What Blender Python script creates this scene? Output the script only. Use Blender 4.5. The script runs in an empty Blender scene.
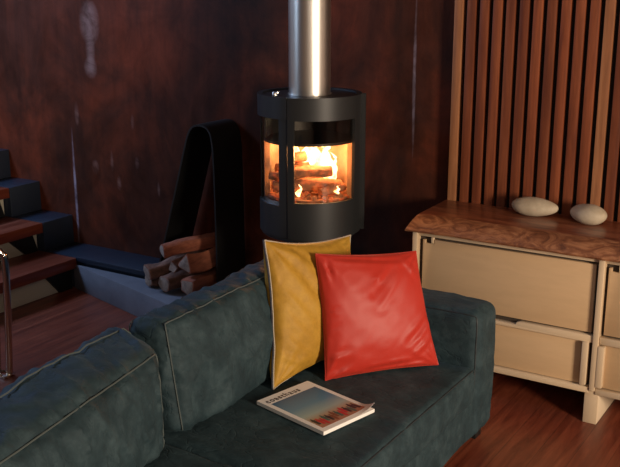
import bpy, bmesh, math, random
from mathutils import Vector, Matrix, noise
random.seed(7)
S = bpy.context.scene
COL = S.collection
R = math.radians

# ---------------------------------------------------------------- camera
cd = bpy.data.cameras.new('camera'); cam = bpy.data.objects.new('camera', cd); COL.objects.link(cam)
cam.location = (0, 0, 1.8); cam.rotation_euler = (R(90 - 14.94), 0, R(32))
cd.sensor_width = 36; cd.lens = 36 * 950 / 620; cd.clip_start = .05
S.camera = cam
# ---------------------------------------------------------------- world, lights, exposure
w = bpy.data.worlds.new('world'); S.world = w; w.use_nodes = True
w.node_tree.nodes['Background'].inputs[0].default_value = (.30, .38, .55, 1)
w.node_tree.nodes['Background'].inputs[1].default_value = .05
S.view_settings.view_transform = 'Standard'; S.view_settings.look = 'None'
S.view_settings.gamma = 1; S.view_settings.use_curve_mapping = False
S.view_settings.exposure = 0.6

def area(name, loc, target, sx, sy, energy, color):
    l = bpy.data.lights.new(name, 'AREA'); l.shape = 'RECTANGLE'; l.size = sx; l.size_y = sy
    l.energy = energy; l.color = color
    o = bpy.data.objects.new(name, l); COL.objects.link(o); o.location = loc
    o.rotation_euler = (Vector(target) - Vector(loc)).to_track_quat('-Z', 'Y').to_euler()
    return o
area('window_light_right', (3.0, 1.35, 1.5), (-1.6, 3.2, .5), .8, 1.0, 165, (1, .82, .63))
area('skylight_left', (-5.7, 2.9, 3.1), (-3.8, 3.6, 0.1), 1.2, 1.0, 78, (.40, .60, 1))
area('window_light_left', (-5.6, .4, 2.0), (-2.6, 3.4, 0.6), .9, 1.2, 9, (.5, .7, 1))
area('fill_light_rear', (1.0, -1.0, 2.6), (-2.0, 2.6, .4), 1.6, 1.2, 11, (1, .93, .86))  # fill lamp added behind the camera, not a window of the room

# ---------------------------------------------------------------- helpers
def link(name, bm, m, parent=None, smooth=True, label=None):
    me = bpy.data.meshes.new(name); bm.to_mesh(me); bm.free()
    if smooth:
        me.polygons.foreach_set('use_smooth', [True] * len(me.polygons))
        me.set_sharp_from_angle(angle=R(40))
    o = bpy.data.objects.new(name, me); COL.objects.link(o)
    if m: me.materials.append(m)
    if parent: o.parent = parent
    if label: o['label'] = label
    return o
def thing(name, label, cat, loc=(0, 0, 0), group=None):
    o = bpy.data.objects.new(name, None); COL.objects.link(o); o.location = loc
    bpy.context.view_layer.update()
    o['label'] = label; o['category'] = cat
    if group: o['group'] = group
    return o
def tag(o, label, cat, group=None):
    o['label'] = label; o['category'] = cat
    if group: o['group'] = group
    return o
def part(name, bm, m, t, smooth=True, label=None):
    """geometry given in room coordinates, parented to a thing's empty"""
    off = Vector(t.location)
    p = t
    while p.parent: p = p.parent; off += Vector(p.location)
    for v in bm.verts: v.co -= off
    return link(name, bm, m, t, smooth, label)
def struct(name, bm, m):
    o = link(name, bm, m); o['kind'] = 'structure'; return o
def addbox(bm, x0, x1, y0, y1, z0, z1, bev=0, seg=2):
    tmp = bmesh.new(); bmesh.ops.create_cube(tmp, size=1)
    for v in tmp.verts:
        v.co = ((x0 + x1) / 2 + v.co.x * (x1 - x0), (y0 + y1) / 2 + v.co.y * (y1 - y0), (z0 + z1) / 2 + v.co.z * (z1 - z0))
    if bev: bmesh.ops.bevel(tmp, geom=tmp.edges[:], offset=bev, segments=seg, profile=.5, affect='EDGES')
    me = bpy.data.meshes.new('t'); tmp.to_mesh(me); tmp.free(); bm.from_mesh(me); bpy.data.meshes.remove(me)
def box(x0, x1, y0, y1, z0, z1, bev=.002, seg=2):
    bm = bmesh.new(); addbox(bm, x0, x1, y0, y1, z0, z1, bev, seg); return bm
def prism(pts, axis, c0, c1, bev=0):
    """polygon pts extruded along axis ('x','y','z')"""
    bm = bmesh.new()
    def P(u, v, c): return {'y': (u, c, v), 'x': (c, u, v), 'z': (u, v, c)}[axis]
    a = [bm.verts.new(P(u, v, c0)) for u, v in pts]; b = [bm.verts.new(P(u, v, c1)) for u, v in pts]
    n = len(pts); bm.faces.new(a); bm.faces.new(b[::-1])
    for i in range(n): bm.faces.new((a[i], b[i], b[(i + 1) % n], a[(i + 1) % n]))
    bmesh.ops.recalc_face_normals(bm, faces=bm.faces)
    if bev: bmesh.ops.bevel(bm, geom=bm.edges[:], offset=bev, segments=2, profile=.5, affect='EDGES', clamp_overlap=True)
    return bm
def addtube(bm, pts, r, seg=10, closed=False, cap=True):
    pts = [Vector(p) for p in pts]; n = len(pts); rings = []; up = None
    for i, p in enumerate(pts):
        a = pts[(i - 1) % n] if (i > 0 or closed) else p
        b = pts[(i + 1) % n] if (i < n - 1 or closed) else p
        t = (b - a).normalized()
        if up is None: up = t.orthogonal().normalized()
        else: up = (up - t * up.dot(t)).normalized()
        s = t.cross(up); rr = r[i] if isinstance(r, (list, tuple)) else r
        rings.append([bm.verts.new(p + (up * math.cos(2 * math.pi * k / seg) + s * math.sin(2 * math.pi * k / seg)) * rr) for k in range(seg)])
    m = n if closed else n - 1
    for i in range(m):
        A, B = rings[i], rings[(i + 1) % n]
        for k in range(seg): bm.faces.new((A[k], A[(k + 1) % seg], B[(k + 1) % seg], B[k]))
    if cap and not closed:
        bm.faces.new(rings[0][::-1]); bm.faces.new(rings[-1])
def tube(pts, r, seg=10, closed=False):
    bm = bmesh.new(); addtube(bm, pts, r, seg, closed); return bm
def smooth_path(pts, n=8):
    P = [Vector(p) for p in pts]; out = []
    for i in range(len(P) - 1):
        p0 = P[max(i - 1, 0)]; p1 = P[i]; p2 = P[i + 1]; p3 = P[min(i + 2, len(P) - 1)]
        for k in range(n):
            t = k / n
            out.append(.5 * ((2 * p1) + (p2 - p0) * t + (2 * p0 - 5 * p1 + 4 * p2 - p3) * t * t + (3 * p1 - p0 - 3 * p2 + p3) * t ** 3))
    out.append(P[-1]); return out
def arc_shell(bm, c, r0, r1, z0, z1, a0, a1, n=24, full=False):
    """curved wall between radii r0<r1, angles in degrees"""
    cx, cy = c; V = []
    N = n if full else n + 1
    for i in range(N):
        a = R(a0 + (a1 - a0) * i / n)
        V.append([bm.verts.new((cx + r * math.cos(a), cy + r * math.sin(a), z)) for r, z in ((r0, z0), (r1, z0), (r1, z1), (r0, z1))])
    for i in range(n):
        A, B = V[i], V[(i + 1) % N]
        for k in range(4): bm.faces.new((A[k], B[k], B[(k + 1) % 4], A[(k + 1) % 4]))
    if not full:
        bm.faces.new(V[0]); bm.faces.new(V[-1][::-1])
    bmesh.ops.recalc_face_normals(bm, faces=bm.faces)
def disc(bm, c, r, z0, z1, n=64, bev=0):
    prof = [(0, z0), (r - bev, z0), (r, z0 + bev), (r, z1 - bev), (r - bev, z1), (0, z1)]
    lathe(bm, c, prof, n)
def lathe(bm, c, prof, n=48):
    rings = []
    for r, z in prof:
        if r < 1e-6: rings.append([bm.verts.new((c[0], c[1], z))])
        else: rings.append([bm.verts.new((c[0] + r * math.cos(2 * math.pi * k / n), c[1] + r * math.sin(2 * math.pi * k / n), z)) for k in range(n)])
    for A, B in zip(rings, rings[1:]):
        for k in range(n):
            q = (k + 1) % n
            if len(A) == 1 and len(B) == 1: continue
            if len(A) == 1: bm.faces.new((A[0], B[q], B[k]))
            elif len(B) == 1: bm.faces.new((A[k], A[q], B[0]))
            else: bm.faces.new((A[k], A[q], B[q], B[k]))
    bmesh.ops.recalc_face_normals(bm, faces=bm.faces)

# ---------------------------------------------------------------- materials
def mat(name, color=(.5, .5, .5), rough=.5, metal=0, spec=.5):
    m = bpy.data.materials.new(name); m.use_nodes = True
    b = m.node_tree.nodes['Principled BSDF']
    b.inputs['Base Color'].default_value = (*color, 1); b.inputs['Roughness'].default_value = rough
    b.inputs['Metallic'].default_value = metal; b.inputs['Specular IOR Level'].default_value = spec
    return m, m.node_tree, b
def N(nt, t, **kw):
    n = nt.nodes.new(t)
    for k, v in kw.items():
        if k in n.inputs: n.inputs[k].default_value = v
        else: setattr(n, k, v)
    return n
def coords(nt, scale=(1, 1, 1), rot=(0, 0, 0), loc=(0, 0, 0), src='Object'):
    tc = N(nt, 'ShaderNodeTexCoord'); mp = N(nt, 'ShaderNodeMapping')
    mp.inputs['Scale'].default_value = scale; mp.inputs['Rotation'].default_value = rot; mp.inputs['Location'].default_value = loc
    nt.links.new(tc.outputs[src], mp.inputs[0]); return mp.outputs[0]
def noi(nt, vec, scale, detail=5, rough=.55, dist=0):
    n = N(nt, 'ShaderNodeTexNoise'); nt.links.new(vec, n.inputs['Vector'])
    n.inputs['Scale'].default_value = scale; n.inputs['Detail'].default_value = detail
    n.inputs['Roughness'].default_value = rough; n.inputs['Distortion'].default_value = dist
    return n.outputs['Fac']
def ramp(nt, fac, stops):
    r = N(nt, 'ShaderNodeValToRGB'); e = r.color_ramp.elements
    while len(e) < len(stops): e.new(.5)
    for q, (p, c) in zip(e, stops): q.position = p; q.color = (*c, 1) if len(c) == 3 else c
    nt.links.new(fac, r.inputs[0]); return r.outputs[0]
def mixc(nt, fac, a, b, mode='MIX'):
    m = N(nt, 'ShaderNodeMix', data_type='RGBA', blend_type=mode)
    for s, v in ((0, fac), (6, a), (7, b)):
        if hasattr(v, 'is_linked') or hasattr(v, 'links'): nt.links.new(v, m.inputs[s])
        else: m.inputs[s].default_value = v if s == 0 else (*v, 1)
    return m.outputs[2]
def bump(nt, b, h, strength, dist=.01):
    n = N(nt, 'ShaderNodeBump'); n.inputs['Strength'].default_value = strength; n.inputs['Distance'].default_value = dist
    nt.links.new(h, n.inputs['Height']); nt.links.new(n.outputs[0], b.inputs['Normal'])
def wood(name, cols, axis='x', fine=40, rough=.45, bmp=.15, spec=.5, stretch=14, rnd=.0, lo=.72):
    m, nt, b = mat(name, rough=rough, spec=spec)
    sc = {'x': (1, stretch, stretch), 'y': (stretch, 1, stretch), 'z': (stretch, stretch, 1)}[axis]
    v = coords(nt, sc)
    if rnd:
        oi = N(nt, 'ShaderNodeObjectInfo'); ad = N(nt, 'ShaderNodeVectorMath', operation='ADD')
        cm = N(nt, 'ShaderNodeCombineXYZ'); ml = N(nt, 'ShaderNodeMath', operation='MULTIPLY'); ml.inputs[1].default_value = 40
        nt.links.new(oi.outputs['Random'], ml.inputs[0])
        for k in range(3): nt.links.new(ml.outputs[0], cm.inputs[k])
        nt.links.new(v, ad.inputs[0]); nt.links.new(cm.outputs[0], ad.inputs[1]); v = ad.outputs[0]
    a = noi(nt, v, 1.3, 6, .6, .6); f = noi(nt, v, fine / 8, 3, .6)
    c = ramp(nt, a, [(.3, cols[0]), (.5, cols[1]), (.7, cols[2])])
    c2 = ramp(nt, f, [(.35, (lo,) * 3), (.6, (1, 1, 1))])
    c = mixc(nt, .8, c, c2, 'MULTIPLY')
    if rnd:
        rr = ramp(nt, oi.outputs['Random'], [(0, (1 - rnd,) * 3), (1, (1 + rnd,) * 3)])
        c = mixc(nt, 1.0, c, rr, 'MULTIPLY')
    nt.links.new(c, b.inputs['Base Color']); bump(nt, b, f, bmp, .004); return m

# floor: long reddish boards running towards the back wall
m_floor, nt, b = mat('red_floorboards', rough=.36)
tc = coords(nt)
sep = N(nt, 'ShaderNodeSeparateXYZ'); nt.links.new(tc, sep.inputs[0])
br = N(nt, 'ShaderNodeTexBrick'); br.offset = .37
mp2 = coords(nt, rot=(0, 0, R(90)))
nt.links.new(mp2, br.inputs['Vector'])
br.inputs['Scale'].default_value = 1; br.inputs['Brick Width'].default_value = 2.2; br.inputs['Row Height'].default_value = .13
br.inputs['Mortar Size'].default_value = .0012; br.inputs['Color1'].default_value = (.9, .9, .9, 1); br.inputs['Color2'].default_value = (1.15, 1.1, 1.1, 1)
br.inputs['Mortar'].default_value = (.35, .35, .35, 1)
v = coords(nt, (16, 1.2, 1))
g = noi(nt, v, 1.6, 7, .62, .8); g2 = noi(nt, v, 7, 4, .6)
c = ramp(nt, g, [(.3, (.085, .018, .009)), (.5, (.16, .037, .018)), (.72, (.25, .068, .034))])
c = mixc(nt, .7, c, ramp(nt, g2, [(.3, (.75, .75, .75)), (.65, (1.05, 1.05, 1.05))]), 'MULTIPLY')
c = mixc(nt, 1.0, c, br.outputs['Color'], 'MULTIPLY')
nt.links.new(c, b.inputs['Base Color']); bump(nt, b, g2, .08, .003)

# oxidised steel wall with stains, drips and a pale splash
m_wall, nt, b = mat('oxidised_steel', rough=.55, metal=0, spec=.12)
P = coords(nt)
vs = coords(nt, (1.5, 1.5, .9))
n1 = noi(nt, vs, 1.2, 8, .62, .6); n2 = noi(nt, coords(nt, (14, 14, 1.2)), 1.4, 6, .6); n3 = noi(nt, P, 5, 8, .7, 1)
c = ramp(nt, n1, [(.34, (.020, .011, .009)), (.5, (.070, .021, .012)), (.66, (.150, .034, .016))])
c = mixc(nt, .8, c, ramp(nt, n2, [(.3, (.8, .78, .78)), (.6, (1.08, 1.04, 1))]), 'MULTIPLY')
c = mixc(nt, .7, c, ramp(nt, n3, [(.35, (.6, .6, .6)), (.6, (1.1, 1.1, 1.1))]), 'MULTIPLY')
sp = N(nt, 'ShaderNodeSeparateXYZ'); nt.links.new(P, sp.inputs[0])
def M(op, a, b_=None, c_=None, clamp=False):
    n = N(nt, 'ShaderNodeMath', operation=op); n.use_clamp = clamp
    for k, q in enumerate((a, b_, c_)):
        if q is None: continue
        if isinstance(q, (int, float)): n.inputs[k].default_value = q
        else: nt.links.new(q, n.inputs[k])
    return n.outputs[0]
def blob(x, z, rx, rz, pw=1.6, wob=.02):
    dx = M('DIVIDE', M('ADD', M('SUBTRACT', sp.outputs[0], x), M('MULTIPLY', M('SUBTRACT', n2, .5), wob)), rx)
    dz = M('DIVIDE', M('SUBTRACT', sp.outputs[2], z), rz)
    d = M('ADD', M('MULTIPLY', dx, dx), M('MULTIPLY', dz, dz))
    return M('MULTIPLY', M('SUBTRACT', 1, d, clamp=True), ramp(nt, n3, [(.38, (.15,) * 3), (.6, (1,) * 3)]))
def mark(c, f, col, s): return mixc(nt, M('MULTIPLY', f, s, clamp=True), c, col)
for (x, z, rx, rz, s) in [(-4.10, 1.56, .085, .14, .6), (-4.105, 1.42, .04, .18, .35), (-4.11, 1.30, .055, .07, .45)]:
    c = mark(c, blob(x, z, rx, rz), (.42, .28, .27), s)
for (x, z, rx, rz, s, w_) in [(-4.30, .52, .012, .42, 1.2, .015), (-1.995, 1.36, .008, .42, .6, .03), (-3.98, .75, .014, .07, .35, .03),
                              (-3.93, .62, .02, .05, .6, .02), (-3.62, .62, .012, .05, .4, .03), (-4.12, .70, .03, .05, .5, .03),
                              (-3.78, .76, .018, .04, .45, .03), (-3.8, 1.0, .015, .05, .4, .02), (-4.25, 1.02, .02, .08, .4, .02)]:
    c = mark(c, blob(x, z, rx, rz, wob=w_), (.26, .22, .28) if rz > .3 else (.30, .17, .15), s)
nt.links.new(c, b.inputs['Base Color']); bump(nt, b, n3, .12, .004)
nt.links.new(ramp(nt, n3, [(.3, (.4,) * 3), (.7, (.62,) * 3)]), b.inputs['Roughness'])

m_black, nt, b = mat('black_steel', (.012, .012, .012), .45, .2)
bump(nt, b, noi(nt, coords(nt), 60, 4), .05, .002)
m_ledge, nt, b = mat('blackened_ledge_steel', (.022, .031, .050), .34, .25)
bump(nt, b, noi(nt, coords(nt), 25, 5), .06, .003)
m_stove, nt, b = mat('stove_paint', (.020, .021, .022), .45, .2)
bump(nt, b, noi(nt, coords(nt), 300, 2), .05, .001)
m_concrete, nt, b = mat('hearth_stone', (.2, .2, .22), .5)
nn = noi(nt, coords(nt), 6, 8, .65)
nt.links.new(ramp(nt, nn, [(.3, (.11, .114, .135)), (.7, (.165, .17, .195))]), b.inputs['Base Color']); bump(nt, b, nn, .08, .004)
m_cream, nt, b = mat('cream_paint', (.6, .55, .42), .6)
m_flue, nt, b = mat('brushed_steel', (.78, .73, .66), .34, 1)
m_chrome, nt, b = mat('polished_chrome', (.75, .68, .6), .12, 1)
m_tread = wood('red_tread_wood', [(.11, .022, .010), (.19, .040, .019), (.28, .08, .043)], 'y', rough=.35)
m_slat = wood('slat_wood', [(.12, .028, .011), (.20, .052, .019), (.28, .082, .031)], 'z', rough=.5, rnd=.22)
m_slatp = wood('pale_slat_wood', [(.24, .09, .038), (.34, .14, .06), (.42, .185, .085)], 'z', rough=.5)
m_ply = wood('plywood_face', [(.53, .355, .20), (.555, .375, .212), (.575, .39, .222)], 'x', fine=60, rough=.5, bmp=.02, stretch=5, lo=.94)
m_plye, nt, b = mat('plywood_edge', rough=.55)
wv = N(nt, 'ShaderNodeTexWave'); wv.bands_direction = 'X'; wv.inputs['Scale'].default_value = 95; wv.inputs['Distortion'].default_value = 1.2
nt.links.new(coords(nt), wv.inputs['Vector'])
nt.links.new(ramp(nt, wv.outputs['Fac'], [(0, (.50, .36, .22)), (1, (.66, .52, .36))]), b.inputs['Base Color'])
m_slab, nt, b = mat('live_edge_slab', rough=.3)
v = coords(nt, (1.6, 9, 9)); a_ = noi(nt, v, 1.4, 7, .6, 1.8); f_ = noi(nt, v, 6, 4, .6)
c = ramp(nt, a_, [(.28, (.075, .019, .010)), (.46, (.19, .055, .026)), (.62, (.29, .10, .047)), (.75, (.40, .17, .085))])
c = mixc(nt, .7, c, ramp(nt, f_, [(.35, (.65,) * 3), (.6, (1,) * 3)]), 'MULTIPLY')
nt.links.new(c, b.inputs['Base Color']); bump(nt, b, f_, .12, .003)
m_sedge, nt, b = mat('live_edge_bark', rough=.5)
v = coords(nt, (3, 3, 9)); a_ = noi(nt, v, 2.6, 7, .65, 2.4)
nt.links.new(ramp(nt, a_, [(.3, (.07, .022, .010)), (.47, (.19, .068, .028)), (.6, (.32, .135, .06)), (.74, (.42, .2, .1))]), b.inputs['Base Color']); bump(nt, b, a_, .4, .008)
m_dark, _, _ = mat('dark_backing', (.012, .008, .007), .8)
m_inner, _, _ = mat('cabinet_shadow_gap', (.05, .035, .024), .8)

def fabric(name, lo, mid, hi, sheen=.35, rough=.72, scale=10, crease=.0):
    m, nt, b = mat(name, rough=rough, spec=.3)
    o = coords(nt); a = noi(nt, o, scale, 8, .72, .15); g = noi(nt, o, 42, 4, .6)
    c = ramp(nt, a, [(.3, lo), (.5, mid), (.72, hi)])
    c = mixc(nt, .5, c, ramp(nt, g, [(.3, (.8,) * 3), (.7, (1.12,) * 3)]), 'MULTIPLY')
    nt.links.new(c, b.inputs['Base Color'])
    b.inputs['Sheen Weight'].default_value = sheen; b.inputs['Sheen Roughness'].default_value = .4
    b.inputs['Sheen Tint'].default_value = (*hi, 1)
    wq = noi(nt, coords(nt, (1, 2.2, 1.2), rot=(.5, .2, .3)), 6.5, 3, .5, .5)
    rd = ramp(nt, wq, [(.40, (1,) * 3), (.485, (.75,) * 3), (.5, (0,) * 3), (.515, (.75,) * 3), (.60, (1,) * 3)])
    ad = N(nt, 'ShaderNodeMath', operation='MULTIPLY_ADD'); nt.links.new(rd, ad.inputs[0]); ad.inputs[1].default_value = crease; nt.links.new(a, ad.inputs[2])
    bump(nt, b, ad.outputs[0], .32, .012); return m
m_sofa = fabric('blue_green_nubuck', (.009, .021, .027), (.018, .037, .045), (.040, .068, .078), crease=.45)
m_piping, _, _ = mat('sofa_piping_dark', (.012, .018, .022), .6)
m_stitch, _, _ = mat('sofa_seam_pale', (.065, .08, .078), .7)
m_yellow = fabric('mustard_velvet', (.32, .165, .018), (.42, .225, .026), (.50, .29, .045), .5, .6, 5)
m_ycord = mat('navy_cord', (.03, .03, .045), .6)[0]
m_ypale = mat('pale_cord', (.42, .36, .28), .6)[0]
m_red, nt, b = mat('red_satin', (.43, .029, .018), .46, 0, .3)
b.inputs['Sheen Weight'].default_value = .2; b.inputs['Sheen Tint'].default_value = (1, .25, .15, 1)
b.inputs['Anisotropic'].default_value = .6
o_ = coords(nt, (1, 1, .35)); h_ = noi(nt, o_, 7, 3, .45, .8); h2 = noi(nt, coords(nt, (1, 1, .12)), 55, 2, .5)
hm = M('ADD', h_, M('MULTIPLY', h2, .12)); bump(nt, b, hm, .10, .012)
m_stone, nt, b = mat('pale_pebble', rough=.65)
s_ = noi(nt, coords(nt), 18, 7, .65)
nt.links.new(ramp(nt, s_, [(.3, (.34, .27, .19)), (.7, (.5, .42, .31))]), b.inputs['Base Color']); bump(nt, b, s_, .1, .003)
m_bark, nt, b = mat('log_bark', rough=.8)
s_ = noi(nt, coords(nt, (6, 2, 6)), 5, 7, .65)
nt.links.new(ramp(nt, s_, [(.3, (.06, .03, .02)), (.5, (.19, .09, .06)), (.72, (.34, .18, .12))]), b.inputs['Base Color']); bump(nt, b, s_, .5, .01)
m_red_log, nt, b = mat('split_red_log', rough=.75)
s_ = noi(nt, coords(nt, (8, 2, 8)), 4, 7, .65)
nt.links.new(ramp(nt, s_, [(.3, (.17, .045, .022)), (.7, (.42, .13, .065))]), b.inputs['Base Color']); bump(nt, b, s_, .4, .008)
m_cut, nt, b = mat('cut_log_end', rough=.85)
s_ = noi(nt, coords(nt), 40, 5, .6)
nt.links.new(ramp(nt, s_, [(.3, (.16, .11, .085)), (.7, (.36, .27, .21))]), b.inputs['Base Color'])
m_paper, _, _ = mat('paper_white', (.85, .82, .78), .55)
m_brick, nt, b = mat('firebrick', rough=.9)
s_ = noi(nt, coords(nt), 14, 5, .6)
nt.links.new(ramp(nt, s_, [(.3, (.45, .27, .17)), (.7, (.66, .42, .28))]), b.inputs['Base Color'])
m_char, nt, b = mat('burning_log', rough=.9)
s_ = noi(nt, coords(nt), 16, 5, .6)
nt.links.new(ramp(nt, s_, [(.3, (.12, .06, .04)), (.6, (.36, .17, .10))]), b.inputs['Base Color'])
s2 = noi(nt, coords(nt, loc=(3, 1, 2)), 22, 4, .6)
nt.links.new(ramp(nt, s2, [(.5, (0, 0, 0)), (.62, (1, .12, .02)), (.75, (1, .4, .1))]), b.inputs['Emission Color'])
b.inputs['Emission Strength'].default_value = .35
def flame_mat(name, stops, strength, alpha):
    m = bpy.data.materials.new(name); m.use_nodes = True; nt = m.node_tree; nt.nodes.clear()
    o = N(nt, 'ShaderNodeOutputMaterial'); e = N(nt, 'ShaderNodeEmission'); t = N(nt, 'ShaderNodeBsdfTransparent'); mx = N(nt, 'ShaderNodeMixShader')
    n = noi(nt, coords(nt, (1, 1, .5)), 20, 4, .6, .8)
    nt.links.new(ramp(nt, n, stops), e.inputs['Color']); e.inputs['Strength'].default_value = strength
    nt.links.new(ramp(nt, n, [(.38, (alpha * .25,) * 3), (.55, (alpha,) * 3)]), mx.inputs[0])
    nt.links.new(t.outputs[0], mx.inputs[1]); nt.links.new(e.outputs[0], mx.inputs[2]); nt.links.new(mx.outputs[0], o.inputs[0])
    return m
m_flame = flame_mat('flame', [(.3, (1, .30, .05)), (.5, (1, .60, .22)), (.65, (1, .80, .45))], 4.2, .92)
def glass_mat(name, tint):
    m = bpy.data.materials.new(name); m.use_nodes = True; nt = m.node_tree; nt.nodes.clear()
    o = N(nt, 'ShaderNodeOutputMaterial'); t = N(nt, 'ShaderNodeBsdfTransparent'); g = N(nt, 'ShaderNodeBsdfGlossy'); mx = N(nt, 'ShaderNodeMixShader')
    t.inputs[0].default_value = (*tint, 1); g.inputs['Roughness'].default_value = .04
    f = N(nt, 'ShaderNodeLayerWeight'); f.inputs['Blend'].default_value = .5
    pw = N(nt, 'ShaderNodeMath', operation='POWER'); pw.inputs[1].default_value = 4.5; nt.links.new(f.outputs['Facing'], pw.inputs[0])
    ma = N(nt, 'ShaderNodeMath', operation='MULTIPLY_ADD'); ma.inputs[1].default_value = .8; ma.inputs[2].default_value = .04
    nt.links.new(pw.outputs[0], ma.inputs[0]); nt.links.new(ma.outputs[0], mx.inputs[0]); nt.links.new(t.outputs[0], mx.inputs[1]); nt.links.new(g.outputs[0], mx.inputs[2])
    nt.links.new(mx.outputs[0], o.inputs[0]); return m
m_glass = glass_mat('stove_glass', (.93, .9, .86))

# ---------------------------------------------------------------- structure
WB = 4.13
struct('floor', box(-7.0, 3.4, -1.5, WB, -.1, 0, 0), m_floor)
struct('wall_back', box(-7.0, 3.4, WB, WB + .15, -.1, 3.2, 0), m_wall)
struct('ceiling', box(-7.0, 3.4, -1.5, WB + .15, 3.2, 3.35, 0), mat('ceiling_paint', (.28, .24, .2), .8)[0])

m_paint = mat('warm_wall_paint', (.24, .19, .15), .8)[0]
struct('wall_right', box(3.4, 3.55, -1.65, WB + .15, -.1, 3.35, 0), m_paint)
struct('wall_left', box(-7.15, -7.0, -1.65, WB + .15, -.1, 3.35, 0), m_paint)
struct('wall_front', box(-7.0, 3.4, -1.65, -1.5, -.1, 3.35, 0), m_paint)

# ---------------------------------------------------------------- hearth slab, steel ledge
h = prism([(-4.10, 3.88), (-3.20, 3.63), (-2.98, 3.56), (-1.9, 3.56), (-1.9, WB), (-3.5, WB), (-3.5, 3.88)], 'z', 0, .155, .004)
tag(link('hearth_slab', h, m_concrete), 'low blue-grey stone hearth slab on the floor under stove and firewood', 'hearth')
bm = box(-4.335, -3.505, 3.882, WB - .001, .172, .2, .003); addbox(bm, -4.335, -3.505, 3.90, WB - .001, .0, .1725, 0)
tag(link('steel_ledge', bm, m_ledge), 'low dark steel ledge along wall between black stair blocks and log holder', 'ledge')

# ---------------------------------------------------------------- staircase
st = thing('staircase', 'staircase of red wooden treads with cream risers and black steel side blocks', 'staircase', (-4.3, 3.4, 0))
lev = [(-4.07, .195), (-4.34, .375), (-4.615, .56), (-4.88, .74), (-5.15, .925)]
for i, (a, z) in enumerate(lev):
    lo = 0 if i == 0 else lev[i - 1][1]
    part('tread', box(a - .33, a, 2.35, 3.88, z - .062, z, .003), m_tread, st)
    part('riser', box(a - .075, a - .055, 2.36, 3.875, lo + .001, z - .063, .001), m_cream, st)
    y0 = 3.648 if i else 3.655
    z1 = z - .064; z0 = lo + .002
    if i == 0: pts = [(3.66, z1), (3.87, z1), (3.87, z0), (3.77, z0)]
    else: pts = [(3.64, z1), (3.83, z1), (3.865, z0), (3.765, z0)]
    part('riser_shade_plate', prism(pts, 'x', a - .054, a - .04), m_black, st)  # black plate standing in for the diagonal shadow across the riser
    if i:
        part('side_block', box(a - .28, a, 3.884, WB - .001, 0, z, .004), m_ledge, st)

# ---------------------------------------------------------------- slatted panel
sl = thing('slatted_panel', 'panel of upright red-brown wooden slats on wall above sideboard', 'wall panel', (-1.2, WB, 0))
part('backing_board', box(-1.775, .8, WB - .012, WB - .001, 0, 3.19, 0), m_dark, sl)
for i in range(40):
    x = -1.781 + i * .0613
    part('slat', box(x, x + .0405, 4.08, WB - .012, 0, 3.19, .002), m_slatp if i in (0, 11) else m_slat, sl,
         label='paler wooden slat' if i in (0, 11) else None)

# ---------------------------------------------------------------- sideboard
FB = 3.726
sb = thing('sideboard', 'pale plywood sideboard of drop-front cabinets and drawers on block feet', 'sideboard', (-.95, 3.9, 0))
def finger_panel(x0, x1, z0, z1, mirror=False):
    # front panel with a notch cut in its upper left corner
    return prism([(x0, z0), (x1, z0), (x1, z1), (x0 + .055, z1), (x0 + .055, z1 - .02), (x0 + .012, z1 - .02), (x0 + .012, z1 - .005), (x0, z1 - .005)], 'y', FB, FB + .016, .0012)
mods = [(-1.765, -.953), (-.926, -.114)]
for k, (x0, x1) in enumerate(mods):
    L = x0 + (.03 if k == 0 else .012)
    cs = box(x0 + .004, x1 + .004, FB + .016, FB + .026, .16, .70, 0); part('gap_shade_sheet', cs, m_inner, sb)  # dark-coloured sheet puts shade into the gaps between the fronts
    bm = box(x0 + .002, x1, FB + .026, 4.08, .14, .158, .001); addbox(bm, x0 + .002, x1, FB + .026, 4.08, .70, .722, .001)
    addbox(bm, x0 + .002, x1, 4.06, 4.078, .158, .70, .001); addbox(bm, x0 + .002, x1, FB + .026, 4.06, .375, .39, 0)
    part('carcass', bm, m_ply, sb)
    part('top_rail', box(x0 - .002, x1, FB - .004, FB + .026, .702, .7235, .001), m_plye, sb)
    part('upper_door', finger_panel(L, x1 - .012, .398, .690), m_ply, sb)
    t_ = box(L + .04, L + .052, FB - .002, FB + .014, .672, .70, .002); part('door_tab', t_, m_plye, sb)
    part('shelf_edge', prism([(x0, .358), (x1, .358), (x1, .389), (x0 + .5, .389), (x0 + .485, .386), (x0 + .48, .375), (x0 + .30, .375), (x0 + .29, .386), (x0 + .275, .389), (x0, .389)], 'y', FB - .012, FB + .02, .003), m_plye, sb)
    part('drawer_front', box(L, x1 - .038, FB + .002, FB + .018, .166, .362, .001), m_ply, sb)
    part('drawer_side_strip', box(x1 - .040, x1 - .014, FB - .022, FB + .012, .170, .360, .004), m_plye, sb)
    if k == 1: part('drawer_side_strip', box(x0 - .002, x0 + .026, FB - .022, FB + .012, .170, .352, .004), m_plye, sb)
    part('bottom_rail', box(x0, x1 - .003, FB - .014, FB + .026, .136, .162, .003), m_plye, sb)
for x in (-1.778, -.9515, -.112):
    part('upright', box(x, x + .0245, FB - .02, 4.078, .150, .728 if x > -1.7 else .722, .004), m_plye, sb)
for x in (-1.77, -.970, -.15):
    part('foot', prism([(x, 0), (x + .058, 0), (x + .058, .149), (x, .149)], 'y', FB - .008, 4.07, .003), m_plye, sb)
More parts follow.
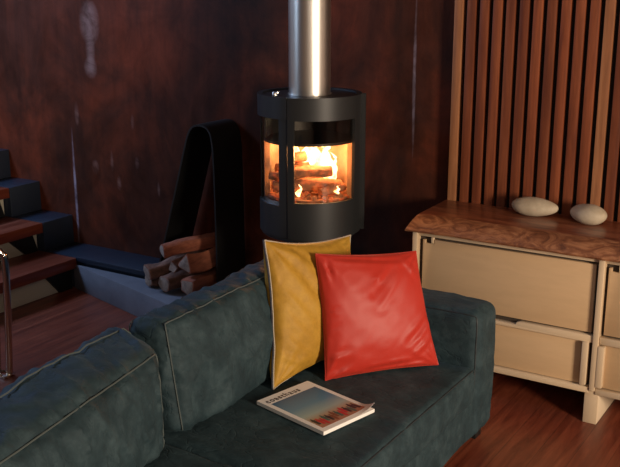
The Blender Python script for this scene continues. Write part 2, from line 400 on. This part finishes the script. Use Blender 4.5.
# live-edge slab
bm = bmesh.new(); nx = 150; rows = []
prof = [(0, 1), (.2, 1), (.3, .98), (.5, .92), (.72, .7), (.9, .4), (1.0, .12), (.97, 0), (.6, 0), (0, 0)]
for i in range(nx + 1):
    x = -1.805 + i * (1.825 / nx)
    n_ = noise.noise((x * 3.1, 1.3, 0)) * .018 + noise.noise((x * 11, 4, 0)) * .007
    n2_ = noise.noise((x * 4.2, 7.7, 0)) * .014
    endf = max(0, 1 - i / 3)
    row = []
    for j, (u, q) in enumerate(prof):
        back = j in (0, len(prof) - 1)
        y = 4.082 if back else 3.785 + n_ * .7 + n2_ * (1 - u) - (u - .2) * .13
        if j == 8: y = 3.75
        y += 0 if back else noise.noise((x * 22, j * .9, 2)) * .004 * (u > .25)
        z = .7245 + q * .066
        xx = x + endf * .03 * (q if not back else q * .6)
        row.append(bm.verts.new((xx, y, z)))
    rows.append(row)
for A, B in zip(rows, rows[1:]):
    for k in range(len(prof)):
        q = (k + 1) % len(prof); f_ = bm.faces.new((A[k], A[q], B[q], B[k])); f_.material_index = 1 if 2 <= k <= 6 else 0
bm.faces.new(rows[0][::-1]); bm.faces.new(rows[-1]); bmesh.ops.recalc_face_normals(bm, faces=bm.faces)
so = link('live_edge_slab', bm, m_slab); so.data.materials.append(m_sedge)
tag(so, 'thick red-brown live-edge wooden slab lying along the top of the plywood sideboard', 'tabletop')

# pebbles
def pebble(name, loc, dims, rz, label, seed, egg=0):
    bm = bmesh.new(); bmesh.ops.create_uvsphere(bm, u_segments=40, v_segments=24, radius=1)
    for v in bm.verts:
        p = v.co.copy(); s = 1 + .08 * noise.noise(p * .9 + Vector((seed, 0, 0)))
        k = 1 - egg * p.x
        v.co = Vector((p.x * dims[0], p.y * dims[1] * k, p.z * dims[2] * k)) * s
        v.co.z = max(v.co.z, -dims[2] * .93)
    zmin = min(v.co.z for v in bm.verts)
    for v in bm.verts: v.co.z -= zmin
    o = link(name, bm, m_stone); o.location = loc; o.rotation_euler.z = rz
    return tag(o, label, 'stone', 'pebbles on the sideboard')
pebble('smooth_pebble', (-1.325, 4.0, .7905), (.105, .05, .043), R(2), 'long flat pale pebble on the slab, left of the rounder one', 1, .1)
pebble('smooth_pebble', (-1.085, 3.99, .7905), (.083, .06, .043), R(-22), 'shorter egg-shaped pale pebble on the slab, nearer the right edge', 4, -.06)

# ---------------------------------------------------------------- wood-burning stove
C = (-2.345, 3.75); PH = -58.0          # direction from the stove to the viewer's side
Rr = .247
sv = thing('wood_stove', 'black cylindrical wood-burning stove with curved glass door and burning fire inside', 'stove', (C[0], C[1], .155))
def ang(t): return PH + t
bm = bmesh.new(); disc(bm, C, .17, .1555, .175, 64, .004); lathe(bm, C, [(.12, .17), (.12, .60), (.19, .635)], 48); part('pedestal', bm, m_stove, sv)
bm = bmesh.new()
lathe(bm, C, [(0, .632), (.218, .632), (.229, .642), (.229, .80), (.215, .815), (0, .815)], 72); part('lower_drum', bm, m_stove, sv)
bm = bmesh.new()
arc_shell(bm, C, .229, .2375, .655, .80, ang(-180 + 84), ang(-25.2), 30)       # left lower belt
arc_shell(bm, C, .218, .2375, .80, 1.20, ang(-36), ang(-25.2), 6)             # post beside the door
arc_shell(bm, C, .218, .231, .80, 1.20, ang(-100), ang(-84), 12)              # rear left post
arc_shell(bm, C, .218, .231, .655, 1.20, ang(79), ang(264), 60)              # back shell
part('body_shell', bm, m_stove, sv)
bm = bmesh.new(); arc_shell(bm, C, .218, .243, 1.20, 1.297, ang(-120), ang(-25.2), 40); arc_shell(bm, C, .218, .243, 1.20, 1.297, ang(79), ang(240), 50)
part('top_belt', bm, m_stove, sv)
# door frame: lower panel, upper panel, two stiles
dr = bmesh.new()
arc_shell(dr, C, .229, .243, .652, .822, ang(-24.4), ang(78), 50)
arc_shell(dr, C, .229, .243, 1.195, 1.297, ang(-24.4), ang(78), 50)
arc_shell(dr, C, .229, .243, .822, 1.195, ang(-24.4), ang(-17.0), 6)
arc_shell(dr, C, .229, .243, .822, 1.195, ang(57.5), ang(78), 12)
door = part('door', dr, m_stove, sv)
bm = bmesh.new(); arc_shell(bm, C, .229, .2330, .815, 1.2, ang(-18.5), ang(59), 50); part('door_glass', bm, m_glass, door)
bm = bmesh.new(); arc_shell(bm, C, .243, .2436, .8, 1.205, ang(-24.4), ang(-24.0), 2); 
bm.free()
bm = bmesh.new(); arc_shell(bm, C, .2255, .2285, .79, 1.205, ang(-86), ang(-34), 30); part('side_glass', bm, m_glass, sv)
# hinge strip on the right of the door
bm = bmesh.new(); arc_shell(bm, C, .231, .262, .655, 1.297, ang(80), ang(84), 3); part('door_hinge', bm, m_stove, sv)
# door grip edge on the left
# top plate
bm = bmesh.new(); lathe(bm, C, [(.10, 1.276), (.229, 1.276), (.231, 1.286), (.232, 1.290), (.10, 1.290)], 72); part('top_plate', bm, m_stove, sv)
a = R(ang(-70)); q = (C[0] + .17 * math.cos(a), C[1] + .17 * math.sin(a))
bm = bmesh.new(); lathe(bm, q, [(0, 1.288), (.012, 1.288), (.012, 1.302), (.009, 1.306), (0, 1.306)], 16)
addtube(bm, [(q[0], q[1], 1.302), (q[0] + .03, q[1] - .02, 1.306)], .004, 8); part('air_control', bm, m_flue, sv, label='small steel air control lever')
# firebox
def sector(bm, r0, r1, z0, z1): arc_shell(bm, C, r0, r1, z0, z1, ang(66), ang(281), 50)
bm = bmesh.new(); sector(bm, .19, .215, .815, 1.078); part('firebrick_lining', bm, m_brick, sv)
bm = bmesh.new(); disc(bm, C, .2155, 1.078, 1.09, 64); arc_shell(bm, C, .2, .215, 1.09, 1.276, ang(84), ang(276), 40)
part('baffle_plate', bm, m_black, sv)
bm = bmesh.new(); random.seed(3); nr = 24
disc(bm, C, .2, .812, .826, 48)
for i in range(70):
    r = .19 * math.sqrt(random.random()); t = random.random() * 6.28
    cc = Vector((C[0] + r * math.cos(t), C[1] + r * math.sin(t), .83)); s = random.uniform(.008, .018)
    ret = bmesh.ops.create_icosphere(bm, subdivisions=1, radius=s)
    for v in ret['verts']: v.co = v.co * (1 + .3 * noise.noise(v.co * 60)) + cc
part('ember_bed', bm, m_char, sv)

def log_mesh(p0, p1, r0, r1, seed, sides=18, split=0, cutm=True):
    """log between two points; returns bmesh with cut ends as material slot 1"""
    p0 = Vector(p0); p1 = Vector(p1); d = (p1 - p0); t = d.normalized(); up = t.orthogonal().normalized(); s = t.cross(up)
    bm = bmesh.new(); n = 14; rings = []
    for i in range(n + 1):
        f = i / n; c = p0 + d * f; rr = r0 + (r1 - r0) * f
        bend = (up * noise.noise((seed, f * 1.4, 0)) + s * noise.noise((seed + 5, f * 1.4, 0))) * rr * .5
        ring = []
        for k in range(sides):
            a = 2 * math.pi * k / sides
            q = rr * (1 + .28 * noise.noise((math.cos(a) * 1.2 + seed, math.sin(a) * 1.2, f * 3)) + .12 * noise.noise((math.cos(a) * 5, math.sin(a) * 5 + seed, f * 9)))
            if split:
                for sa in ([0, 2.1, 4.2] if split > 1 else [0, 1.7]):
                    ca = math.cos(a - sa - seed)
                    if ca > .45: q = min(q, rr * .55 / ca)
            ring.append(bm.verts.new(c + bend + (up * math.cos(a) + s * math.sin(a)) * q))
        rings.append(ring)
    for A, B in zip(rings, rings[1:]):
        for k in range(sides): bm.faces.new((A[k], A[(k + 1) % sides], B[(k + 1) % sides], B[k]))
    for ring, fl in ((rings[0], 1), (rings[-1], 0)):
        c = sum((v.co for v in ring), Vector()) / sides
        inner = [bm.verts.new(v.co.lerp(c, .14) + (t * -.003 if fl else t * .003)) for v in ring]
        cv = bm.verts.new(c)
        for k in range(sides):
            k2 = (k + 1) % sides
            f1 = bm.faces.new((ring[k], ring[k2], inner[k2], inner[k])); f2 = bm.faces.new((inner[k], inner[k2], cv))
            f2.material_index = 1; f1.material_index = 0
    bmesh.ops.recalc_face_normals(bm, faces=bm.faces)
    return bm
def cam_pt(x, y, r, z):   # stove-local: x to the right seen from the sofa side, r towards it
    a = R(PH); f = Vector((math.cos(a), math.sin(a), 0)); s = Vector((-math.sin(a), math.cos(a), 0))
    return Vector((C[0], C[1], 0)) + s * x + f * r + Vector((0, 0, z))
FL = [((-.17, .06, .862), (.15, .04, .862), .030), ((-.15, -.05, .865), (.13, -.08, .872), .032), ((-.13, .10, .925), (.10, .07, .945), .027),
      ((-.16, -.02, .93), (.06, -.06, .93), .027), ((-.13, .03, .99), (-.02, .0, 1.0), .026), ((.05, .13, .85), (.16, .05, .865), .020), ((-.18, .09, .92), (-.10, .14, .91), .022)]
for i, (p, q, r) in enumerate(FL):
    o = log_mesh(cam_pt(p[0], 0, p[1], p[2]), cam_pt(q[0], 0, q[1], q[2]), r, r * .95, i * 2.3 + .7)
    off = Vector((C[0], C[1], .155))
    lo = link('burning_log', o, m_char); lo.data.materials.append(m_char)
    tag(lo, ['charred glowing log low across the front of the stove fire', 'burning log low at the back of the stove fire', 'thick glowing log across the middle of the stove fire',
             'charred log sloping behind the middle log in the stove', 'short burning log on top of the stove fire', 'small ember log at the right of the stove fire', 'small charred log at the left of the stove fire behind side glass'][i],
        'log', 'logs burning in the stove')
# flames
def flame(x, r, z0, hgt, wid, seed):
    bm = bmesh.new(); n = 16; sides = 10; rings = []
    for i in range(n + 1):
        f = i / n
        rad = wid * (math.sin(math.pi * min(1, f * 1.15 + .12)) ** .8 if f < .76 else max(.02, (1 - f) / .24 * .62)) * (1 - .35 * f)
        ox = noise.noise((seed, f * 2.2, 0)) * .05 * f; orr = noise.noise((seed + 9, f * 2, 0)) * .02 * f
        c = cam_pt(x + ox, 0, r + orr, z0 + hgt * f)
        ring = [bm.verts.new(c + Vector((math.cos(6.283 * k / sides) * rad, math.sin(6.283 * k / sides) * rad, 0)) * (1 + .35 * noise.noise((k * .8 + seed, f * 5, 1)))) for k in range(sides)]
        rings.append(ring)
    for A, B in zip(rings, rings[1:]):
        for k in range(sides): bm.faces.new((A[k], A[(k + 1) % sides], B[(k + 1) % sides], B[k]))
    return bm
fb = bmesh.new()
for i, (x, r, z0, hg, wd) in enumerate([(-.02, -.10, .91, .18, .045), (.035, -.09, .88, .19, .05), (.085, -.06, .87, .19, .045), (-.07, -.12, .93, .14, .04), (.02, -.02, .95, .12, .034),
                                        (.115, -.04, .88, .13, .025), (.06, -.01, .93, .14, .034), (-.11, -.08, .95, .11, .022), (.09, .0, .88, .06, .02), (-.05, .135, .832, .06, .014), (.13, .11, .84, .04, .012), (-.10, .13, .83, .04, .01)]):
    b2 = flame(x, r, z0, hg, wd, i * 3.1); me = bpy.data.meshes.new('t'); b2.to_mesh(me); b2.free(); fb.from_mesh(me); bpy.data.meshes.remove(me)
fo = link('flames', fb, m_flame); tag(fo, 'orange and white flames rising from the logs inside the stove', 'fire'); fo['kind'] = 'stuff'
fl = bpy.data.lights.new('fire_light', 'POINT'); fl.energy = 8; fl.color = (1, .42, .14); fl.shadow_soft_size = .05
fo_ = bpy.data.objects.new('fire_light', fl); COL.objects.link(fo_); fo_.location = cam_pt(.03, 0, .05, 1.04)

# flue
bm = bmesh.new(); lathe(bm, C, [(.0965, 1.284), (.0965, 3.199)], 96)
lathe(bm, C, [(.0965, 1.284), (.101, 1.284), (.101, 1.296), (.0965, 1.296)], 96)
tag(link('flue_pipe', bm, m_flue), 'wide brushed stainless steel flue pipe rising from the stove top', 'pipe')

# ---------------------------------------------------------------- log holder and logs
hp = [(-3.44, .158), (-3.371, .384), (-3.27, .71), (-3.20, .94), (-3.173, 1.015), (-3.150, 1.05), (-3.118, 1.066), (-3.072, 1.066), (-3.038, 1.045), (-3.020, 1.0), (-3.010, .897), (-3.005, .6), (-3.003, .158)]
sp_ = [Vector((x, 0, z)) for x, z in hp]; path = smooth_path(sp_, 6)
bm = bmesh.new(); rings = []
for i, p in enumerate(path):
    t = (path[min(i + 1, len(path) - 1)] - path[max(i - 1, 0)]).normalized(); nrm = Vector((-t.z, 0, t.x)) * .005
    rings.append([bm.verts.new((q.x, y, q.z)) for q, y in ((p - nrm, 3.865), (p + nrm, 3.865), (p + nrm, 4.115), (p - nrm, 4.115))])
for A, B in zip(rings, rings[1:]):
    for k in range(4): bm.faces.new((A[k], A[(k + 1) % 4], B[(k + 1) % 4], B[k]))
bm.faces.new(rings[0]); bm.faces.new(rings[-1][::-1]); bmesh.ops.recalc_face_normals(bm, faces=bm.faces)
tag(link('log_holder', bm, m_black), 'tall narrow arched black steel band holding firewood beside the stove', 'log holder')
LG = [((-3.375, 3.72, .262), (-3.24, 4.05, .315), .042, 0, m_bark, 'round-cut pale log sticking out furthest left of the firewood pile'),
      ((-3.41, 3.77, .196), (-3.33, 4.08, .197), .036, 0, m_bark, 'dark log underneath the pale round-cut log at pile bottom left'),
      ((-3.265, 3.73, .212), (-3.20, 4.08, .212), .046, 0, m_bark, 'brown knotted log at the bottom middle of the firewood pile'),
      ((-3.08, 3.72, .222), (-3.09, 4.05, .222), .058, 1, m_red_log, 'dark red split log at the bottom right of the firewood pile'),
      ((-3.285, 3.76, .375), (-3.12, 4.06, .415), .046, 1, m_red_log, 'reddish log with grey end lying topmost on the firewood pile'),
      ((-3.11, 3.73, .345), (-3.08, 4.07, .345), .062, 2, m_red_log, 'large triangular split log at right of the firewood pile'),
      ((-3.215, 3.76, .308), (-3.185, 4.07, .30), .036, 1, m_bark, 'small grey log wedged in the middle of the firewood pile')]
for i, (p, q, r, spl, mm, lab) in enumerate(LG):
    o = link('firewood_log', log_mesh(p, q, r, r * .95, i * 1.7 + .4, 22, spl), mm); o.data.materials.append(m_cut)
    tag(o, lab, 'log', 'firewood in the log holder')

# ---------------------------------------------------------------- chrome frame at left
cf = thing('chrome_frame', 'bent chrome tube frame standing on floor at the left edge', 'tube frame', (-3.45, 2.75, 0))
for k, (dx, dy) in enumerate(((0, 0), (-.045, -.03))):
    pts = [(-3.40 + dx, 2.77 + dy, .0), (-3.375 + dx, 2.77 + dy, .3), (-3.362 + dx, 2.77 + dy, .56), (-3.372 + dx, 2.76 + dy, .605), (-3.41 + dx, 2.73 + dy, .63), (-3.6 + dx, 2.62 + dy, .635), (-3.9 + dx, 2.46 + dy, .635), (-3.945 + dx, 2.44 + dy, .6), (-3.95 + dx, 2.44 + dy, .3), (-3.95 + dx, 2.44 + dy, 0)]
    part('tube_loop', tube(smooth_path(pts, 6), .016, 14), m_chrome, cf)
part('foot_bar', box(-3.47, -3.38, 2.725, 2.785, 0, .012, .003), m_chrome, cf)

# ---------------------------------------------------------------- sofa
def axis_samples(h, r, n):
    k = 5; e = [-(h - r) - r * math.tan(math.pi / 4 * (1 - i / k)) for i in range(k)]
    return [x for x in e] + [-(h - r) + 2 * (h - r) * i / n for i in range(n + 1)] + [-x for x in e[::-1]]
class Soft:
    def __init__(s, c, dims, r, bulge=(0, 0, 0), wr=.006, seed=0, rot=0, tilt=0, shear=None, fs=5):
        s.c = Vector(c); s.h = Vector(dims) / 2; s.r = r; s.b = bulge; s.wr = wr; s.seed = seed; s.fs = fs
        s.M = Matrix.Rotation(rot, 4, 'Z') @ Matrix.Rotation(tilt, 4, 'Y'); s.shear = shear
    def S(s, p, off=0):
        r = s.r; inner = Vector([max(-(s.h[i] - r), min(s.h[i] - r, p[i])) for i in range(3)])
        d = Vector(p) - inner; d = d.normalized() if d.length > 1e-9 else Vector((0, 0, 1))
        q = inner + d * (r + off); u = [max(-1, min(1, p[i] / s.h[i])) for i in range(3)]
        for k in range(3):
            i, j = (k + 1) % 3, (k + 2) % 3
            q[k] += u[k] ** 3 * s.b[k] * (1 - u[i] ** 2) ** .7 * (1 - u[j] ** 2) ** .7
        # creases and sag
        P = q * s.fs + Vector((s.seed, s.seed * .7, 0))
        n = noise.noise(P) * 1.1
        rid = 1 - abs(noise.noise(Vector((P.x * .8, P.y * 1.9, P.z * .9)) + Vector((9, 2, 1)))) * 2.4
        q += d * (n * s.wr + max(0, rid) ** 3 * s.wr * .7)
        P2 = Vector((P.x * 1.6 + P.z, P.y * 3.4 + P.z * 2.2, P.z * 1.3)) + Vector((3, 5, 8)); rid2 = 1 - abs(noise.noise(P2)) * 3.2
        q += d * (max(0, rid2) ** 2 * s.wr * -.45 + noise.noise(P * 4.3) * s.wr * .25)
        if s.shear: q = s.shear(q, u)
        return s.c + (s.M @ q)
    def mesh(s, n=(26, 26, 14)):
        n = tuple(int(x * 1.6) for x in n)
        bm = bmesh.new(); cache = {}
        A = [axis_samples(s.h[k], s.r, n[k]) for k in range(3)]
        def V(p):
            key = tuple(round(x, 5) for x in p)
            if key not in cache: cache[key] = bm.verts.new(s.S(p))
            return cache[key]
        for k in range(3):
            i, j = (k + 1) % 3, (k + 2) % 3
            for sg in (-1, 1):
                for a in range(len(A[i]) - 1):
                    for b_ in range(len(A[j]) - 1):
                        vs = []
                        for da, db in ((0, 0), (1, 0), (1, 1), (0, 1)):
                            p = [0, 0, 0]; p[k] = sg * s.h[k]; p[i] = A[i][a + da]; p[j] = A[j][b_ + db]; vs.append(V(p))
                        if sg < 0: vs.reverse()
                        bm.faces.new(vs)
        return bm
    def seam(s, pts, off=.001, r=.0025, n=30, closed=False):
        out = []
        for a, b_ in zip(pts, pts[1:]):
            for i in range(n): out.append(s.S([(a[k] + (b_[k] - a[k]) * i / n) * s.h[k] for k in range(3)], off))
        out.append(s.S([pts[-1][k] * s.h[k] for k in range(3)], off))
        return tube(out, r, 6)
sofa = thing('sofa', 'large blue-green nubuck sofa with loose back cushions and low square arm', 'sofa', (-1.75, 2.2, 0))
# base / front skirt
base = Soft((-1.73, 1.93, .165), (.93, 2.94, .23), .025, (.01, 0, 0), .004, 1)
part('base', base.mesh((16, 50, 8)), m_sofa, sofa)
# seat cushions
s1 = Soft((-1.60, 2.66, .292), (.70, 1.08, .15), .03, (.008, .0, .014), .005, 3)
o = part('seat_cushion', s1.mesh((26, 34, 8)), m_sofa, sofa)
part('piping', s1.seam([(1, -1, 1), (1, 1, 1)], .0, .003), m_piping, o)
s2 = Soft((-1.60, 1.56, .292), (.70, 1.09, .15), .03, (.008, .0, .014), .006, 8)
o = part('seat_cushion', s2.mesh((26, 34, 8)), m_sofa, sofa)
part('piping', s2.seam([(-1, 1, 1), (1, 1, 1), (1, -1, 1)], .0, .003), m_piping, o)
# arm at the far end
ar = Soft((-1.735, 3.31, .315), (.97, .21, .53), .045, (.004, .004, .008), .004, 5)
o = part('arm', ar.mesh((40, 12, 24)), m_sofa, sofa)
part('piping', ar.seam([(-1, -1, 1), (1, -1, 1), (1, -1, -.1)], .0, .003), m_piping, o)
bk = Soft((-2.13, 1.95, .31), (.16, 2.9, .50), .04, (0, 0, 0), .005, 6)
part('back_frame', bk.mesh((8, 50, 20)), m_sofa, sofa)
for x, y in ((-1.32, 3.36), (-1.32, .6), (-2.12, 3.36), (-2.12, .6)):
    part('leg', box(x - .03, x + .03, y - .03, y + .03, 0, .06, .003), m_black, sofa)
# back cushions
c2 = Soft((-1.95, 2.63, .55), (.17, .95, .40), .045, (.04, .015, .0), .012, 11, rot=R(1), tilt=R(-9))
o = part('back_cushion', c2.mesh((10, 44, 24)), m_sofa, sofa)
for sg in (1, -1):
    part('seam', c2.seam([(sg, -1, -1), (sg, -1, 1), (sg, 1, 1)], .003, .0024), m_stitch, o)
c1 = Soft((-1.845, 1.555, .54), (.27, 1.14, .36), .055, (.04, .02, .025), .013, 17, rot=R(11), tilt=R(-1), shear=lambda q, u: Vector((q.x, q.y - q.x * .67 * max(0, u[1]), q.z)))
o = part('back_cushion', c1.mesh((12, 50, 24)), m_sofa, sofa)
for sg in (1, -.45):
    part('seam', c1.seam([(sg, 1, -1), (sg, 1, 1), (sg, -1, 1)], .0045, .0026), m_stitch, o)

# ---------------------------------------------------------------- cushions on the sofa
def pillow(name, BL, BR, TL, TR, th, m, seed, label, cord=None, wr=.004, n=60, pinch=.03, creases=()):
    BL, BR, TL, TR = map(Vector, (BL, BR, TL, TR)); cen = (BL + BR + TL + TR) / 4
    nrm = (BR - BL).cross(TL - BL).normalized()
    def pos(u, v, side):      # u,v in [-1,1]
        pu = u * (1 - pinch * (1 - v * v) * abs(u) ** 2); pv = v * (1 - pinch * (1 - u * u) * abs(v) ** 2)
        s, t = (pu + 1) / 2, (pv + 1) / 2
        p = BL * (1 - s) * (1 - t) + BR * s * (1 - t) + TL * (1 - s) * t + TR * s * t
        e = max(0, (1 - u * u)) * max(0, (1 - v * v)); f = e ** .42
        hgt = th / 2 * f
        # creases running out of the corners and along the edges
        rr = 0
        for cu in (-1, 1):
            for cv in (-1, 1):
                du, dv = u - cu, v - cv; d = math.hypot(du, dv); a = math.atan2(dv, du)
                rr += math.sin(a * 13 + seed + 3 * noise.noise((du, dv, seed))) * math.exp(-d * 2.6) * min(1, d * 5)
        edge = math.exp(-(1 - max(abs(u), abs(v))) * 9)
        rr2 = noise.noise((u * 9 + seed, v * 9, side)) * edge
        big = noise.noise((u * 2.1 + seed, v * 1.6, side * 2.0)) + .5 * (1 - abs(noise.noise((u * 2.3 + v * 2 + seed, v * 5.5 - u * 3, side))) * 3)
        k = min(1, e * 12)
        for (x0, y0, x1, y1, wd, am) in creases:
            lx, ly = x1 - x0, y1 - y0; L2 = lx * lx + ly * ly; t_ = max(0, min(1, ((u - x0) * lx + (v - y0) * ly) / L2))
            dd = math.hypot(u - x0 - lx * t_, v - y0 - ly * t_)
            hgt += k * am * (math.exp(-(dd / wd) ** 2) - .6 * math.exp(-((dd - 2 * wd) / wd) ** 2)) * math.sin(math.pi * (.12 + .8 * t_)) * (1 if side > 0 else 0)
        return p + nrm * side * (hgt + k * wr * (rr * 1.6 + rr2 * 2 + big * .6)) + nrm * (noise.noise((u * 3, v * 3, seed)) * .006 * (1 - f))
    bm = bmesh.new(); G = {}
    sm = [math.sin(math.pi / 2 * (-1 + 2 * i / n)) for i in range(n + 1)]
    for side in (1, -1):
        for i in range(n + 1):
            for j in range(n + 1):
                bd = i in (0, n) or j in (0, n)
                key = (i, j, 0 if bd else side)
                if key not in G: G[key] = bm.verts.new(pos(sm[i], sm[j], 1 if bd else side))
        for i in range(n):
            for j in range(n):
                q = []
                for a, b_ in ((i, j), (i + 1, j), (i + 1, j + 1), (i, j + 1)):
                    bd = a in (0, n) or b_ in (0, n); q.append(G[(a, b_, 0 if bd else side)])
                bm.faces.new(q if side > 0 else q[::-1])
    for v in bm.verts: v.co -= cen
    o = link(name, bm, m); o.location = cen
    tag(o, label, 'cushion', 'scatter cushions on the sofa')
    me = o.data
    loop = [pos(a, -1, 1) for a in sm] + [pos(1, a, 1) for a in sm[1:]] + [pos(a, 1, 1) for a in sm[::-1][1:]] + [pos(-1, a, 1) for a in sm[::-1][1:-1]]
    if cord:
        bm = tube([p - cen + nrm * noise.noise(p * 14) * .004 for p in loop], .0042, 8, True); link('piping_cord', bm, cord, o)
        link('pale_cord', tube([p - cen + nrm * (noise.noise(p * 14) * .004 + .006) for p in loop], .0024, 6, True), m_ypale, o)
    else:
        bm = tube([p - cen for p in loop], .0025, 6, True); link('edge_seam', bm, m, o)
    return o
pillow('yellow_cushion', (-1.785, 2.60, .380), (-1.72, 3.05, .385), (-1.895, 2.715, .892), (-1.815, 3.20, .812), .175, m_yellow, 2.1,
       'mustard yellow velvet cushion with dark cord edge, behind the red cushion on the sofa', m_ycord, .004, pinch=.09,
       creases=((-.85, .9, .1, -.2, .07, -.007), (-.9, .3, -.3, -.3, .05, .006), (-.9, -.2, -.2, -.75, .06, -.006), (-1, -.55, -.5, -.8, .04, .006), (-.6, .95, .2, .35, .05, -.005)))
pillow('red_cushion', (-1.665, 2.77, .380), (-1.375, 3.125, .380), (-1.765, 2.865, .824), (-1.52, 3.20, .79), .13, m_red, 5.3,
       'shiny red satin cushion leaning in front of the yellow cushion on the sofa', None, .0030, pinch=.045,
       creases=((.45, -.55, 1, -.12, .05, -.008), (.55, -.75, 1, -.42, .045, .007), (-.1, .30, .42, .78, .05, -.005), (.0, .1, .5, .62, .04, .004), (-1, -.95, -.6, -.72, .05, -.008), (-1, -.7, -.65, -.62, .04, .006),
                (-.85, .98, -.8, .55, .04, -.005), (.6, .95, .9, .5, .05, .004), (-1, .1, -.7, .12, .03, -.004), (-1, -.2, -.75, -.16, .03, -.004), (.2, -1, .25, -.8, .03, -.004), (-.3, -.95, .7, -.88, .035, -.005), (-.75, .95, .7, .86, .035, -.004)))

# ---------------------------------------------------------------- magazine
mz = max(s1.S((a - s1.c.x, b_ - s1.c.y, .075)).z for a in (-1.75, -1.65, -1.55, -1.45, -1.38) for b_ in (2.4, 2.5, 2.6, 2.7)) + .001
O = Vector((-1.755, 2.462, mz)); ux = Vector((.235, .972, 0)).normalized(); uy = Vector((.972, -.235, 0)).normalized(); WX, WY, T = .245, .325, .013
mg = thing('magazine', 'white-bordered magazine with a blue beach photograph cover lying on the sofa seat', 'magazine', tuple(O))
def mzp(x, y, z): return O + ux * x + uy * y + Vector((0, 0, z))
def lift(x, y):  # curling corner
    d = max(0, (x / WX - .62) / .38) * max(0, (y / WY - .8) / .2); return .022 * d * d
def sheet(x0, x1, y0, y1, z0, z1, nx=16, ny=20, lf=True):
    bm = bmesh.new(); g = []
    for zz in (z0, z1):
        g.append([[bm.verts.new(mzp(x0 + (x1 - x0) * i / nx, y0 + (y1 - y0) * j / ny, zz + (lift(x0 + (x1 - x0) * i / nx, y0 + (y1 - y0) * j / ny) if lf else 0))) for j in range(ny + 1)] for i in range(nx + 1)])
    for i in range(nx):
        for j in range(ny):
            for k in (0, 1):
                q = (g[k][i][j], g[k][i + 1][j], g[k][i + 1][j + 1], g[k][i][j + 1]); bm.faces.new(q if k else q[::-1])
    for i in range(nx):
        for j in (0, ny): bm.faces.new((g[0][i][j], g[0][i + 1][j], g[1][i + 1][j], g[1][i][j]))
    for j in range(ny):
        for i in (0, nx): bm.faces.new((g[0][i][j], g[0][i][j + 1], g[1][i][j + 1], g[1][i][j]))
    bmesh.ops.recalc_face_normals(bm, faces=bm.faces); return bm
part('page_block', sheet(0, WX, 0, WY, 0, T - .001, lf=False), m_paper, mg)
cv = part('cover', sheet(0, WX, 0, WY, T - .0007, T), m_paper, mg)
# printed picture: sky, sea haze and sand (ink on the cover)
m_pic, nt, b = mat('printed_picture', rough=.35)
tc = N(nt, 'ShaderNodeTexCoord'); dt = N(nt, 'ShaderNodeVectorMath', operation='DOT_PRODUCT'); dt.inputs[1].default_value = tuple(uy)
nt.links.new(tc.outputs['Object'], dt.inputs[0]); dv = N(nt, 'ShaderNodeMath', operation='DIVIDE'); dv.inputs[1].default_value = WY
nt.links.new(dt.outputs['Value'], dv.inputs[0])
c = ramp(nt, dv.outputs[0], [(.15, (.03, .11, .22)), (.45, (.09, .25, .38)), (.64, (.32, .44, .42)), (.74, (.42, .30, .20)), (.95, (.36, .15, .09))])
nt.links.new(c, b.inputs['Base Color'])
part('cover_picture', sheet(.018, WX - .018, .055, WY - .022, T + .0001, T + .0004), m_pic, cv)
def flat(polys, m, name):
    bm = bmesh.new()
    for poly in polys:
        top = [bm.verts.new(mzp(x, y, T + .0009 + lift(x, y))) for x, y in poly]; bm.faces.new(top)
    bmesh.ops.recalc_face_normals(bm, faces=bm.faces)
    return part(name, bm, m, cv, smooth=False)
random.seed(11)
inks = [mat(nm, col, .4)[0] for nm, col in (('ink_dark', (.02, .03, .035)), ('ink_red', (.5, .03, .04)), ('ink_green', (.05, .12, .1)), ('ink_brown', (.2, .07, .04)))]
seq = [0, 1, 1, 2, 0, 3, 3, 2, 1, 1, 0, 2, 0, 0]
for k, q in enumerate(seq):
    x = .030 + k * (WX - .060) / (len(seq) - 1); y = .246 + (k % 3) * .007; w_ = .007
    flat([[(x - w_ * .4, y - .013), (x + w_ * .4, y - .013), (x + w_ * .5, y - .003), (x + w_, y), (x + w_ * .8, y + .034), (x + w_ * .2, y + .036), (x - w_ * .7, y + .033), (x - w_, y), (x - w_ * .5, y - .003)]], inks[q], 'printed_figure')
m_ink = mat('ink_grey', (.03, .02, .03), .4)[0]
cu = bpy.data.curves.new('title', 'FONT'); cu.body = 'coasthaus'; cu.size = .034; cu.offset = .0008; cu.extrude = .0002; cu.space_character = 1.25
to = bpy.data.objects.new('title', cu); COL.objects.link(to); bpy.context.view_layer.update()
me = bpy.data.meshes.new_from_object(to.evaluated_get(bpy.context.evaluated_depsgraph_get())); bpy.data.objects.remove(to)
bm = bmesh.new(); bm.from_mesh(me)
wmax = max(v.co.x for v in bm.verts)
for v in bm.verts: v.co = mzp(.014 + v.co.x / wmax * .155, .044 - v.co.y * 1.1, T + .0006 + v.co.z)
bmesh.ops.recalc_face_normals(bm, faces=bm.faces)
part('cover_title', bm, m_ink, cv, smooth=False)
